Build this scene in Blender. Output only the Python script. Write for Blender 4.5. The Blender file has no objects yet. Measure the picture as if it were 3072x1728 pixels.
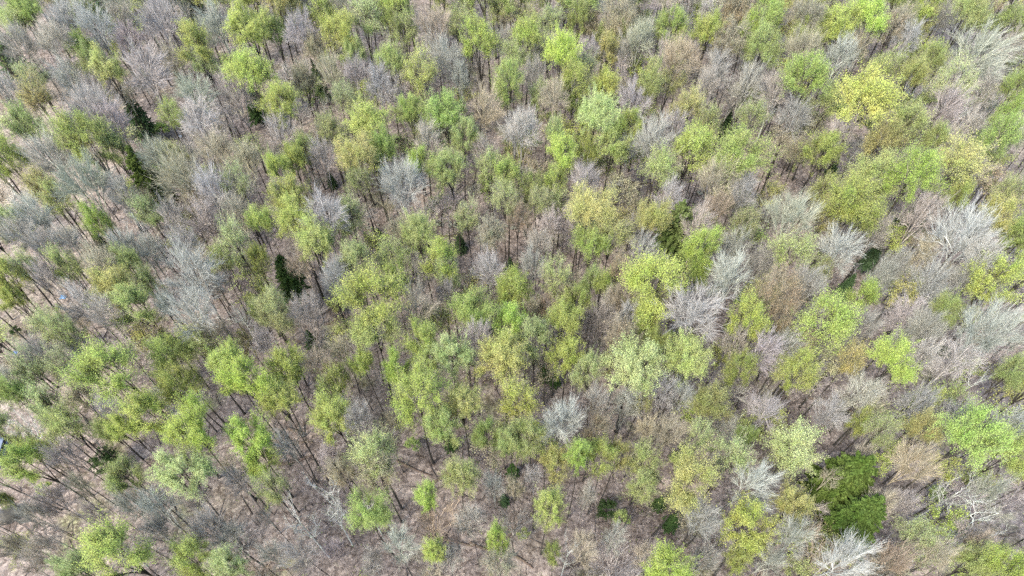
import bpy, math, random
import numpy as np
R_ = math.radians
sc = bpy.context.scene
C = bpy.data.collections.new("forest"); sc.collection.children.link(C)

# ------------------------------------------------------------------ camera, sky, sun
CAM_H, PITCH, FPX = 85.0, 54.0, 2053.0          # metres, degrees below horizon, focal length in photo pixels
cam_d = bpy.data.cameras.new("camera"); cam = bpy.data.objects.new("camera", cam_d); C.objects.link(cam)
cam.location = (0, 0, CAM_H); cam.rotation_euler = (R_(90 - PITCH), 0, 0)
cam_d.sensor_width = 36; cam_d.lens = 36 * FPX / 3072; cam_d.clip_end = 3000; sc.camera = cam
SUN_EL, SUN_AZ = 52.0, 225.0                    # azimuth clockwise from +Y
w = bpy.data.worlds.new("World"); sc.world = w; w.use_nodes = True
nt = w.node_tree; bg = nt.nodes['Background']
sky = nt.nodes.new('ShaderNodeTexSky'); sky.sky_type = 'NISHITA'; sky.sun_disc = False
sky.sun_elevation = R_(SUN_EL); sky.sun_rotation = R_(SUN_AZ); sky.dust_density = 2.0; sky.air_density = 1.0
nt.links.new(sky.outputs[0], bg.inputs[0]); bg.inputs[1].default_value = 0.15
sun_d = bpy.data.lights.new("sun", 'SUN'); sun_d.energy = 1.3; sun_d.angle = R_(11); sun_d.color = (1, .95, .88)
sun = bpy.data.objects.new("sun", sun_d); C.objects.link(sun)
sun.rotation_euler = (R_(90 - SUN_EL), 0, R_(-SUN_AZ + 180))
sc.view_settings.view_transform = 'Standard'; sc.view_settings.look = 'None'
sc.view_settings.exposure = 2.5; sc.view_settings.gamma = 1
sc.cycles.use_denoising = False; sc.cycles.max_bounces = 5; sc.cycles.diffuse_bounces = 3; sc.cycles.transmission_bounces = 3; sc.cycles.transparent_max_bounces = 4

rng = np.random.default_rng(7); random.seed(7)

# ------------------------------------------------------------------ terrain and picking
def gz(x, y):
    return (0.8*np.sin(x*.045+1.1)*np.cos(y*.038+.4) + 0.45*np.sin(x*.11+y*.09)
            + 0.18*np.sin(x*.31-y*.27+2) + 0.10*np.sin(x*.62+y*.5))
cp, sp = math.cos(R_(PITCH)), math.sin(R_(PITCH))
def ray(u, v):
    a, b = (u-1536)/FPX, -(v-864)/FPX
    d = np.array([a, cp + b*sp, -sp + b*cp]); return d/np.linalg.norm(d)
def pick(u, v, z=0.0):
    d = ray(u, v); zz = z
    for _ in range(4):
        t = (zz - CAM_H)/d[2]; x, y = d[0]*t, d[1]*t; zz = z + float(gz(x, y))
    return x, y, t
def project(x, y, z):
    px, py, pz = x, y, z - CAM_H
    dep = py*cp - pz*sp; up = py*sp + pz*cp
    return 1536 + FPX*px/dep, 864 - FPX*up/dep, dep

# ------------------------------------------------------------------ materials
def nodes(name):
    m = bpy.data.materials.new(name); m.use_nodes = True; n = m.node_tree; n.nodes.clear()
    out = n.nodes.new('ShaderNodeOutputMaterial'); return m, n, out
def N(n, t, **kw):
    o = n.nodes.new(t)
    for k, v in kw.items(): setattr(o, k, v)
    return o
def mix_mul(n, a, b, fac=1.0, mode='MULTIPLY'):
    o = N(n, 'ShaderNodeMix', data_type='RGBA', blend_type=mode); o.inputs[0].default_value = fac
    n.links.new(a, o.inputs[6])
    if hasattr(b, 'links'): n.links.new(b, o.inputs[7])
    else: o.inputs[7].default_value = b
    return o.outputs[2]
def ramp(n, src, stops):
    r = N(n, 'ShaderNodeValToRGB'); n.links.new(src, r.inputs[0]); e = r.color_ramp.elements
    while len(e) < len(stops): e.new(.5)
    for i, (p, c) in enumerate(stops): e[i].position = p; e[i].color = (*c, 1)
    return r.outputs[0]
def noise(n, coord, scale, detail=2, rough=.5):
    t = N(n, 'ShaderNodeTexNoise'); t.inputs['Scale'].default_value = scale; t.inputs['Detail'].default_value = detail
    t.inputs['Roughness'].default_value = rough; n.links.new(coord, t.inputs['Vector']); return t.outputs[0]

def leaf_material(name, trans=.5, lo=.8, hi=1.2):
    m, n, out = nodes(name)
    oi = N(n, 'ShaderNodeObjectInfo'); geo = N(n, 'ShaderNodeNewGeometry'); tc = N(n, 'ShaderNodeTexCoord')
    leafvar = ramp(n, geo.outputs['Random Per Island'], [(0, (lo, lo*1.02, lo)), (1, (hi*1.03, hi, hi*.9))])
    clump = ramp(n, noise(n, tc.outputs['Object'], .9, 2), [(.3, (.88, .92, .88)), (.7, (1.1, 1.06, 1.03))])
    cb = N(n, 'ShaderNodeCombineXYZ'); ml = N(n, 'ShaderNodeMath', operation='MULTIPLY'); ml.inputs[1].default_value = 60; n.links.new(oi.outputs['Random'], ml.inputs[0])
    n.links.new(ml.outputs[0], cb.inputs[0]); va = N(n, 'ShaderNodeVectorMath', operation='ADD'); n.links.new(tc.outputs['Object'], va.inputs[0]); n.links.new(cb.outputs[0], va.inputs[1])
    drift = ramp(n, noise(n, va.outputs[0], .33, 3, .6), [(.32, (.86, .97, .8)), (.5, (1, 1, 1)), (.68, (1.09, 1.04, 1.08))])
    c = mix_mul(n, mix_mul(n, mix_mul(n, oi.outputs['Color'], leafvar), clump), drift)
    d = N(n, 'ShaderNodeBsdfDiffuse'); t = N(n, 'ShaderNodeBsdfTranslucent'); mx = N(n, 'ShaderNodeMixShader')
    mx.inputs[0].default_value = trans
    n.links.new(c, d.inputs[0]); n.links.new(c, t.inputs[0]); n.links.new(d.outputs[0], mx.inputs[1]); n.links.new(t.outputs[0], mx.inputs[2])
    n.links.new(mx.outputs[0], out.inputs[0]); return m
def bark_material(name, rough=.9):
    m, n, out = nodes(name)
    oi = N(n, 'ShaderNodeObjectInfo'); tc = N(n, 'ShaderNodeTexCoord')
    mp = N(n, 'ShaderNodeMapping'); mp.inputs['Scale'].default_value = (1, 1, .3); n.links.new(tc.outputs['Object'], mp.inputs[0])
    v = ramp(n, noise(n, mp.outputs[0], 7, 4, .65), [(.3, (.55, .55, .55)), (.5, (1, 1, 1)), (.72, (1.6, 1.6, 1.55))])
    lich = noise(n, tc.outputs['Object'], 1.7, 3)
    v2 = ramp(n, lich, [(.45, (1, 1, 1)), (.7, (1.25, 1.4, 1.15))])
    c = mix_mul(n, mix_mul(n, oi.outputs['Color'], v), v2)
    b = N(n, 'ShaderNodeBsdfPrincipled'); b.inputs['Roughness'].default_value = rough; b.inputs['Specular IOR Level'].default_value = .15
    n.links.new(c, b.inputs[0]); n.links.new(b.outputs[0], out.inputs[0]); return m
def twig_material(name):
    m, n, out = nodes(name)
    oi = N(n, 'ShaderNodeObjectInfo'); geo = N(n, 'ShaderNodeNewGeometry')
    v = ramp(n, geo.outputs['Random Per Island'], [(0, (.55, .55, .55)), (1, (1.35, 1.33, 1.3))])
    c = mix_mul(n, oi.outputs['Color'], v); d = N(n, 'ShaderNodeBsdfDiffuse')
    n.links.new(c, d.inputs[0]); n.links.new(d.outputs[0], out.inputs[0]); return m
def plain(name, col, rough=.6, metal=0, bump=0, bscale=5, var=0):
    m, n, out = nodes(name); b = N(n, 'ShaderNodeBsdfPrincipled'); tc = N(n, 'ShaderNodeTexCoord')
    b.inputs['Base Color'].default_value = (*col, 1); b.inputs['Roughness'].default_value = rough; b.inputs['Metallic'].default_value = metal
    nz = noise(n, tc.outputs['Object'], bscale, 5, .6)
    if var: n.links.new(ramp(n, nz, [(.3, tuple(k*(1-var) for k in col)), (.7, tuple(k*(1+var) for k in col))]), b.inputs[0])
    if bump:
        bp = N(n, 'ShaderNodeBump'); bp.inputs['Strength'].default_value = bump; n.links.new(nz, bp.inputs['Height']); n.links.new(bp.outputs[0], b.inputs['Normal'])
    n.links.new(b.outputs[0], out.inputs[0]); return m
M_LEAF = leaf_material("spring leaves"); M_NEEDLE = leaf_material("needles", .18, .45, 1.6)
M_BARK = bark_material("bark"); M_TWIG = twig_material("twigs")

def ground_material():
    m, n, out = nodes("leaf litter"); tc = N(n, 'ShaderNodeTexCoord'); P = tc.outputs['Object']
    base = ramp(n, noise(n, P, .06, 4, .6), [(.3, (.14, .115, .095)), (.5, (.19, .158, .134)), (.7, (.165, .142, .11))])
    vo = N(n, 'ShaderNodeTexVoronoi'); vo.inputs['Scale'].default_value = 3.2; n.links.new(P, vo.inputs['Vector'])
    sep = N(n, 'ShaderNodeSeparateColor'); n.links.new(vo.outputs['Color'], sep.inputs[0])
    fl = ramp(n, sep.outputs[0], [(0, (.55, .52, .5)), (.35, (.9, .88, .86)), (.75, (1.1, 1.08, 1.05)), (.93, (1.5, 1.48, 1.42))])
    mid = ramp(n, noise(n, P, .55, 5, .7), [(.3, (.5, .47, .43)), (.5, (.95, .95, .95)), (.68, (1.2, 1.2, 1.2))])
    c = mix_mul(n, mix_mul(n, base, fl), mid)
    moss = ramp(n, noise(n, P, .16, 4, .65), [(.56, (1, 1, 1)), (.68, (.82, .95, .66))])
    c = mix_mul(n, c, moss)
    b = N(n, 'ShaderNodeBsdfPrincipled'); b.inputs['Roughness'].default_value = 1; b.inputs['Specular IOR Level'].default_value = .05
    bp = N(n, 'ShaderNodeBump'); bp.inputs['Strength'].default_value = .7; bp.inputs['Distance'].default_value = .25
    n.links.new(noise(n, P, 3.0, 6, .7), bp.inputs['Height']); n.links.new(bp.outputs[0], b.inputs['Normal'])
    n.links.new(c, b.inputs[0]); n.links.new(b.outputs[0], out.inputs[0]); return m

# ------------------------------------------------------------------ mesh helpers
def mesh_from(name, V, F, mat, smooth=False):
    V = np.asarray(V, dtype=np.float32).reshape(-1, 3); F = np.asarray(F, dtype=np.int32)
    k = F.shape[1]; me = bpy.data.meshes.new(name)
    me.vertices.add(len(V)); me.vertices.foreach_set('co', V.ravel())
    me.loops.add(F.size); me.loops.foreach_set('vertex_index', F.ravel())
    me.polygons.add(len(F)); me.polygons.foreach_set('loop_start', np.arange(0, F.size, k, dtype=np.int32))
    me.update(calc_edges=True)
    if smooth: me.polygons.foreach_set('use_smooth', np.ones(len(F), dtype=bool))
    me.materials.append(mat); return me
class Geo:
    def __init__(s): s.V = []; s.F = []; s.n = 0
    def add(s, V, F):
        s.V.append(V.reshape(-1, 3)); s.F.append(F + s.n); s.n += len(s.V[-1])
    def mesh(s, name, mat, smooth=False): return mesh_from(name, np.concatenate(s.V), np.concatenate(s.F), mat, smooth)
def unit(a): return a/np.maximum(np.linalg.norm(a, axis=-1, keepdims=True), 1e-9)
def tubes(P, r, sides):
    """P (n,k,3) polylines, r (n,k) radii -> verts, quads"""
    n, k, _ = P.shape
    d = np.zeros_like(P); d[:, 1:-1] = P[:, 2:]-P[:, :-2]; d[:, 0] = P[:, 1]-P[:, 0]; d[:, -1] = P[:, -1]-P[:, -2]; d = unit(d)
    ref = np.where(np.abs(d[..., 2:3]) > .9, np.array([1., 0, 0]), np.array([0, 0, 1.]))
    u = unit(np.cross(d, ref)); v = np.cross(d, u)
    a = np.arange(sides)*2*np.pi/sides
    ring = P[:, :, None] + r[:, :, None, None]*(u[:, :, None]*np.cos(a)[:, None] + v[:, :, None]*np.sin(a)[:, None])
    i = np.arange(n)[:, None, None]*k*sides; j = np.arange(k-1)[None, :, None]*sides; s = np.arange(sides)[None, None, :]; s2 = (s+1) % sides
    F = np.stack([i+j+s, i+j+s2, i+j+sides+s2, i+j+sides+s], -1).reshape(-1, 4)
    return ring.reshape(-1, 3), F
def bez(A, B, Cc, k):
    t = np.linspace(0, 1, k)[None, :, None]
    return (1-t)**2*A[:, None] + 2*t*(1-t)*B[:, None] + t*t*Cc[:, None]
def cards(c, size, nrm, elong=1.5, along=None):
    """rhombic leaf faces"""
    n = len(c); rnd = along if along is not None else rng.normal(size=(n, 3))
    nrm = unit(nrm); u = unit(rnd - nrm*(rnd*nrm).sum(1, keepdims=True)); v = np.cross(nrm, u); s = size[:, None]
    V = np.stack([c-u*s*elong*.5, c+v*s*.5, c+u*s*elong*.5, c-v*s*.5], 1)
    return V.reshape(-1, 3), (np.arange(n)[:, None]*4 + np.arange(4)[None])

# ------------------------------------------------------------------ tree prototypes (20 m tall, crown radius 4 m)
def span(g):
    V = np.concatenate(g.V); z0, z1 = np.percentile(V[:, 2], [6, 99.5]); return (z0*.45+z1*.55)/20., np.percentile(np.hypot(V[:, 0]-V[:, 0].mean(), V[:, 1]-V[:, 1].mean()), 95), V[rng.integers(0, len(V), 500)]
def broadleaf(name, leafy, thick=1.0, H=20., R=4., base=.5, nl=7, nm=46, nt=300, ntw=6, twr=.014, leaf=.17, droop=0., twl=.75, flat=.62, per=4):
    zc = H*(base+1)/2*1.06; hz = H-zc; lobes = rng.normal(size=(7, 3))
    lobes = unit(lobes); amp = rng.uniform(-.34, .34, 7)
    def env(dirs, f):
        k = 1 + (amp*np.clip((dirs @ lobes.T), 0, 1)**4).sum(1)
        low = np.where(dirs[:, 2] < 0, flat*1.25, 1.0)
        return np.stack([dirs[:, 0]*R*k*f, dirs[:, 1]*R*k*f, zc + dirs[:, 2]*hz*k*f*low], 1)
    def dome(n, lo):
        z = rng.uniform(lo, 1, n); a = rng.uniform(0, 2*np.pi, n) + np.arange(n)*2.39996
        s = np.sqrt(1-z*z); return np.stack([s*np.cos(a), s*np.sin(a), z], 1)
    trunk, crown, fol = Geo(), Geo(), Geo()
    hf = min(H*base*rng.uniform(.82, 1.05), H*.64); k = 9
    wob = rng.normal(size=2)*.35
    z = np.linspace(-.4, H*.74, k); t = np.clip(z/(H*.74), 0, 1)
    P = np.stack([wob[0]*np.sin(t*2.6), wob[1]*np.sin(t*3.1), z], 1)
    rad = .24*(1-.72*t); rad[0] = .33; rad[1] *= 1.05
    rad = rad*thick; trunk.add(*tubes(P[None], rad[None], 8))
    def trunk_at(zq): 
        tq = np.clip(zq/(H*.74), 0, 1); return np.stack([wob[0]*np.sin(tq*2.6), wob[1]*np.sin(tq*3.1), zq], 1)
    L = env(dome(nl, -.05), rng.uniform(.5, .7, nl)); L[0] = env(np.array([[.05, .05, 1.]]), .75)[0]
    A = trunk_at(rng.uniform(hf, H*.70, nl)); A[:, 2] = np.minimum(A[:, 2], L[:, 2]-1.2)
    B = A + np.array([0, 0, 1.])*((L[:, 2]-A[:, 2])*.45)[:, None] + (L-A)*np.array([.35, .35, .1])
    PL = bez(A, B, L, 8); rl = np.linspace(.095, .045, 8)[None]*thick*rng.uniform(.8, 1.25, (nl, 1)); 
    (trunk if leafy else crown).add(*tubes(PL, rl, 6))
    Mt = env(dome(nm, -.5), rng.uniform(.45, .92, nm))
    pl = np.argmin(((Mt[:, None]-L[None])**2).sum(-1), 1)
    idx = rng.integers(3, 7, nm); A = PL[pl, idx]; dl = unit(PL[pl, np.minimum(idx+1, 7)]-A)
    ln = np.linalg.norm(Mt-A, axis=1, keepdims=True)
    B = A + (dl*.6+np.array([0, 0, .35]))*ln*.5 + rng.normal(size=(nm, 3))*.15
    PM = bez(A, B, Mt, 6); rm = np.linspace(.048, .022, 6)[None]*thick*rng.uniform(.8, 1.2, (nm, 1)); crown.add(*tubes(PM, rm, 4))
    pm = rng.integers(0, nm, nt); cl = rng.uniform(.55, 1.5, nm)[pm][:, None]
    Tt = Mt[pm] + unit(Mt[pm]-np.array([0, 0, zc-hz*.8]))*rng.uniform(-.2, 1.1, (nt, 1))*cl + rng.normal(size=(nt, 3))*np.array([.62, .62, .42])*cl
    idx = rng.integers(2, 5, nt); A = PM[pm, idx]; dm = unit(PM[pm, idx+1]-A); ln = np.linalg.norm(Tt-A, axis=1, keepdims=True)
    far = (ln[:, 0] > 2.6); Tt = np.where(far[:, None], A + (Tt-A)*(2.6/ln), Tt); ln = np.minimum(ln, 2.6)
    B = A + (dm+np.array([0, 0, .3]))*ln*.45 + rng.normal(size=(nt, 3))*.1
    PT = bez(A, B, Tt, 5); rt = np.linspace(.022, .012, 5)[None]*np.ones((nt, 1))*max(thick, .8); crown.add(*tubes(PT, rt, 3))
    n = nt*ntw; p = np.repeat(np.arange(nt), ntw); idx = rng.integers(1, 5, n); A = PT[p, idx]
    d0 = unit(PT[p, idx]-PT[p, idx-1]); out = unit(A-np.array([0, 0, zc-hz*.7]))
    d = unit(d0*.9 + out*.7 + rng.normal(size=(n, 3))*.42 + np.array([0, 0, .25-droop])); ln = rng.uniform(.45, 1.25, (n, 1))*twl
    B = A + d*ln*.55 + rng.normal(size=(n, 3))*.05; E = A + d*ln + np.array([0, 0, .12-droop*.5])*ln + rng.normal(size=(n, 3))*.08
    PW = bez(A, B, E, 3); rw = np.linspace(twr, twr*.55, 3)[None]*rng.uniform(.7, 1.3, (n, 1)); crown.add(*tubes(PW, rw, 3))
    if leafy:
        q = np.repeat(np.arange(n), per); t = rng.uniform(.2, 1.12, len(q))[:, None]
        c = A[q]*(1-t) + E[q]*t + rng.normal(size=(len(q), 3))*.17
        keep = rng.random(len(q)) < leafy; c = c[keep]
        nr = rng.normal(size=c.shape)*.7 + np.array([-.25, -.25, .8])
        fol.add(*cards(c, rng.uniform(.65, 1.35, len(c))*leaf, nr, 1.45))
    return dict(span=span(fol if leafy else crown), trunk=trunk.mesh(name+" trunk", M_BARK, True), crown=crown.mesh(name+" crown", M_TWIG if thick < 1.6 else M_BARK),
                foliage=fol.mesh(name+" foliage", M_LEAF) if leafy else None)
def snag(name):
    """dead standing tree: stout bare pale limbs, few twigs"""
    trunk, crown = Geo(), Geo(); H = 19.; k = 9; z = np.linspace(-.4, H*.72, k); wob = rng.normal(size=2)*.5; t = z/(H*.72)
    P = np.stack([wob[0]*t, wob[1]*t*t, z], 1); trunk.add(*tubes(P[None], (np.linspace(.26, .14, k))[None], 8))
    nl = 8; a = np.arange(nl)*2.4+rng.uniform(0, 6); A = P[rng.integers(5, 9, nl)]
    ln = rng.uniform(2.6, 5, nl)[:, None]; d = np.stack([np.cos(a), np.sin(a), rng.uniform(.35, 1.5, nl)], 1); d = unit(d)
    E = A + d*ln + np.array([0, 0, .9]); B = A + d*ln*.5 + rng.normal(size=(nl, 3))*.5
    PL = bez(A, B, E, 8); PL[:, 2:7] += rng.normal(size=(nl, 5, 3))*.12
    crown.add(*tubes(PL, np.linspace(.085, .035, 8)[None]*rng.uniform(.8, 1.2, (nl, 1)), 6))
    src, rr, num, ln0 = PL, .036, 7, 2.0
    for lev in range(3):
        n = len(src)*num; p = np.repeat(np.arange(len(src)), num); kk = src.shape[1]; idx = rng.integers(kk//3, kk, n); A = src[p, idx]
        d0 = unit(src[p, idx]-src[p, idx-1]); d = unit(d0+rng.normal(size=(n, 3))*.55+np.array([0, 0, .2])); ln = rng.uniform(.5, 1.2, (n, 1))*ln0
        B = A+d*ln*.5+rng.normal(size=(n, 3))*.16*ln0*.5; E = A+d*ln+rng.normal(size=(n, 3))*.1+np.array([0, 0, .15])*ln
        Q = bez(A, B, E, 5); crown.add(*tubes(Q, np.linspace(rr, rr*.45, 5)[None]*rng.uniform(.8, 1.2, (n, 1)), 4 if lev < 2 else 3)); src = Q; rr *= .5; ln0 *= .55; num = 4 if lev == 0 else 3
    return dict(span=span(crown), trunk=trunk.mesh(name+" trunk", M_BARK, True), crown=crown.mesh(name+" crown", M_BARK), foliage=None)
def conifer(name, H=20., R=4., start=.12, dens=1.0, cone=False, dome=False):
    trunk, fol = Geo(), Geo(); z = np.linspace(-.4, H*.97, 8)
    trunk.add(*tubes(np.stack([z*0, z*0, z], 1)[None], np.linspace(.24, .03, 8)[None], 8))
    nb = 210; t = np.sort(rng.uniform(0, 1, nb)**.9); a = np.arange(nb)*2.39996+rng.normal(size=nb)*.25
    zb = H*(start+(1-start)*t); ln = R*np.clip((1-t)**.85 if cone else (1-t**1.7)**.7 if dome else (1-t**1.3)**.8, .05, 1)*rng.uniform(.5, 1.2, nb)
    ex = np.stack([np.cos(a), np.sin(a), np.zeros(nb)], 1); A = np.stack([zb*0, zb*0, zb], 1)
    E = A+ex*ln[:, None]+np.array([0, 0, -1.])*(ln*.26-t*.8)[:, None]; B = A+ex*ln[:, None]*.55+np.array([0, 0, .1])*ln[:, None]
    PB = bez(A, B, E, 7); trunk.add(*tubes(PB, np.linspace(.035, .008, 7)[None]*np.ones((nb, 1)), 3))
    per = np.maximum((ln*64*dens).astype(int), 8); q = np.repeat(np.arange(nb), per); m = len(q)
    s = rng.uniform(.12, 1, m)**.75; pos = np.stack([[np.interp(s[i], np.linspace(0, 1, 7), PB[q[i], :, c]) for c in range(3)] for i in range(m)])
    side = np.cross(ex, [0, 0, 1.])[q]; wd = (1.05-s)*ln[q]*.42*rng.uniform(-1, 1, m)
    c = pos+side*wd[:, None]+ex[q]*(-np.abs(wd)[:, None]*.2)+np.array([0, 0, -.12])*np.abs(wd)[:, None]+rng.normal(size=(m, 3))*.05
    al = ex[q]*.9+side*np.sign(wd)[:, None]*.7+rng.normal(size=(m, 3))*.2+np.array([0, 0, -.15])
    fol.add(*cards(c, rng.uniform(.10, .19, m), rng.normal(size=(m, 3))*.35+np.array([0, 0, 1.]), 2.4, al))
    return dict(span=span(fol), trunk=trunk.mesh(name+" trunk", M_BARK, True), foliage=fol.mesh(name+" foliage", M_NEEDLE), crown=None)

PROTO = {}
PROTO['L'] = [broadleaf("leafing", .9, base=b, nt=nt, leaf=lf*.72, per=14, thick=th, nl=nl, nm=nm, twl=tl, ntw=7) for b, nt, lf, th, nl, nm, tl in
              ((.58, 300, .115, 1, 7, 46, .8), (.62, 330, .105, .9, 5, 34, .9), (.52, 280, .12, 1.1, 8, 40, .8), (.66, 320, .11, 1, 6, 50, .75), (.48, 330, .105, .9, 5, 30, 1.0),
               (.6, 260, .125, 1, 9, 36, .85), (.55, 300, .11, 1, 4, 26, .95), (.64, 280, .12, .85, 6, 30, .9))]
PROTO['B'] = [broadleaf("budding", dn, base=b, nt=nt, leaf=.085, twr=.014, per=9, ntw=8, twl=.95, thick=.9) for b, nt, dn in ((.52, 260, .7), (.6, 240, .6), (.47, 280, .75), (.56, 230, .8), (.64, 260, .6))]
PROTO['G'] = [broadleaf("bare", 0, base=b, thick=th, nl=nl, nt=nt, ntw=10, twr=.0118, twl=1.15, droop=dr) for b, nt, dr, th, nl in
              ((.5, 330, 0, .72, 8), (.45, 300, .25, .8, 10), (.58, 360, .1, .62, 7), (.4, 280, 0, .85, 9), (.5, 280, .4, .78, 11), (.62, 340, 0, .6, 6))]
PROTO['W'] = [snag("dead") for _ in range(4)]
PROTO['C'] = [conifer("conifer", start=s) for s in (.12, .2, .3)]
PROTO['y'] = [broadleaf("young bare", 0, base=b, thick=.75, nl=5, nm=22, nt=110, ntw=7, twr=.02, twl=1.25) for b in (.5, .6, .42)]
PROTO['p'] = [broadleaf("pole", 0, base=b, thick=1.15, nl=4, nm=14, nt=70, ntw=7, twr=.02, twl=1.4) for b in (.62, .7, .55)]
PROTO['z'] = [broadleaf("young budding", .8, base=b, thick=.75, nl=5, nm=22, nt=120, ntw=6, leaf=.17, twr=.02, per=4, twl=1.2) for b in (.45, .58, .38)]
PROTO['s'] = [broadleaf("shrub", .95, base=.12, thick=.8, nl=6, nm=26, nt=160, ntw=6, leaf=.3, per=4, twl=1.0) for _ in range(2)]
PROTO['H'] = [conifer("rounded conifer", start=s, dens=1.5, dome=True) for s in (.34, .42)]
PROTO['c'] = [conifer("small conifer", start=.03, dens=.9, cone=True)]

# ------------------------------------------------------------------ colours (foliage or twig base colour) and words
COL = {'lime': (.385, .485, .125), 'yel': (.40, .455, .14), 'oliv': (.36, .41, .165), 'grn': (.33, .405, .135), 'pale': (.41, .46, .22),
       'gold': (.42, .41, .17), 'rust': (.35, .285, .20), 'tan': (.36, .325, .235), 'grey': (.345, .33, .275), 'whit': (.36, .352, .308),
       'lil': (.345, .322, .28), 'dark': (.055, .085, .042), 'mint': (.41, .47, .21), 'sage': (.32, .34, .24), 'hem': (.066, .096, .026), 'dol': (.085, .11, .04), 'deep': (.05, .085, .03)}
WORD = {'lime': 'bright lime green', 'yel': 'yellow-green', 'oliv': 'olive green', 'grn': 'fresh green', 'pale': 'pale green', 'gold': 'golden-green',
        'rust': 'rusty brown', 'tan': 'pale tan', 'grey': 'grey', 'whit': 'silvery white', 'lil': 'lilac-grey', 'dark': 'dark green', 'mint': 'mint green',
        'sage': 'grey-green', 'hem': 'rich green', 'dol': 'dark olive green', 'deep': 'deep green'}
KIND = {'p': ('pole_tree', 'thin dark-stemmed pole tree', 'tree'), 'L': ('leafing_tree', 'leafy tree', 'tree'), 'B': ('budding_tree', 'budding tree', 'tree'), 'G': ('bare_tree', 'bare tree', 'tree'),
        'W': ('dead_tree', 'dead tree with stout bleached limbs', 'dead tree'), 'C': ('conifer', 'conifer', 'conifer'), 'y': ('young_bare_tree', 'slender bare tree', 'tree'),
        'z': ('young_budding_tree', 'slender budding tree', 'tree'), 's': ('shrub', 'shrub', 'shrub'), 'c': ('young_conifer', 'young conifer', 'conifer')}
GROUP = {'p': 'thin pole trees between the crowns', 'L': 'leafing trees of the spring forest', 'B': 'budding trees with thin new leaves', 'G': 'bare trees with fine twigs', 'W': 'dead standing trees',
         'C': 'conifers among the hardwoods', 'y': 'slender bare understorey trees', 'z': 'slender budding understorey trees', 's': 'shrubs on the forest floor', 'c': 'young conifers on the forest floor'}

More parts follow.
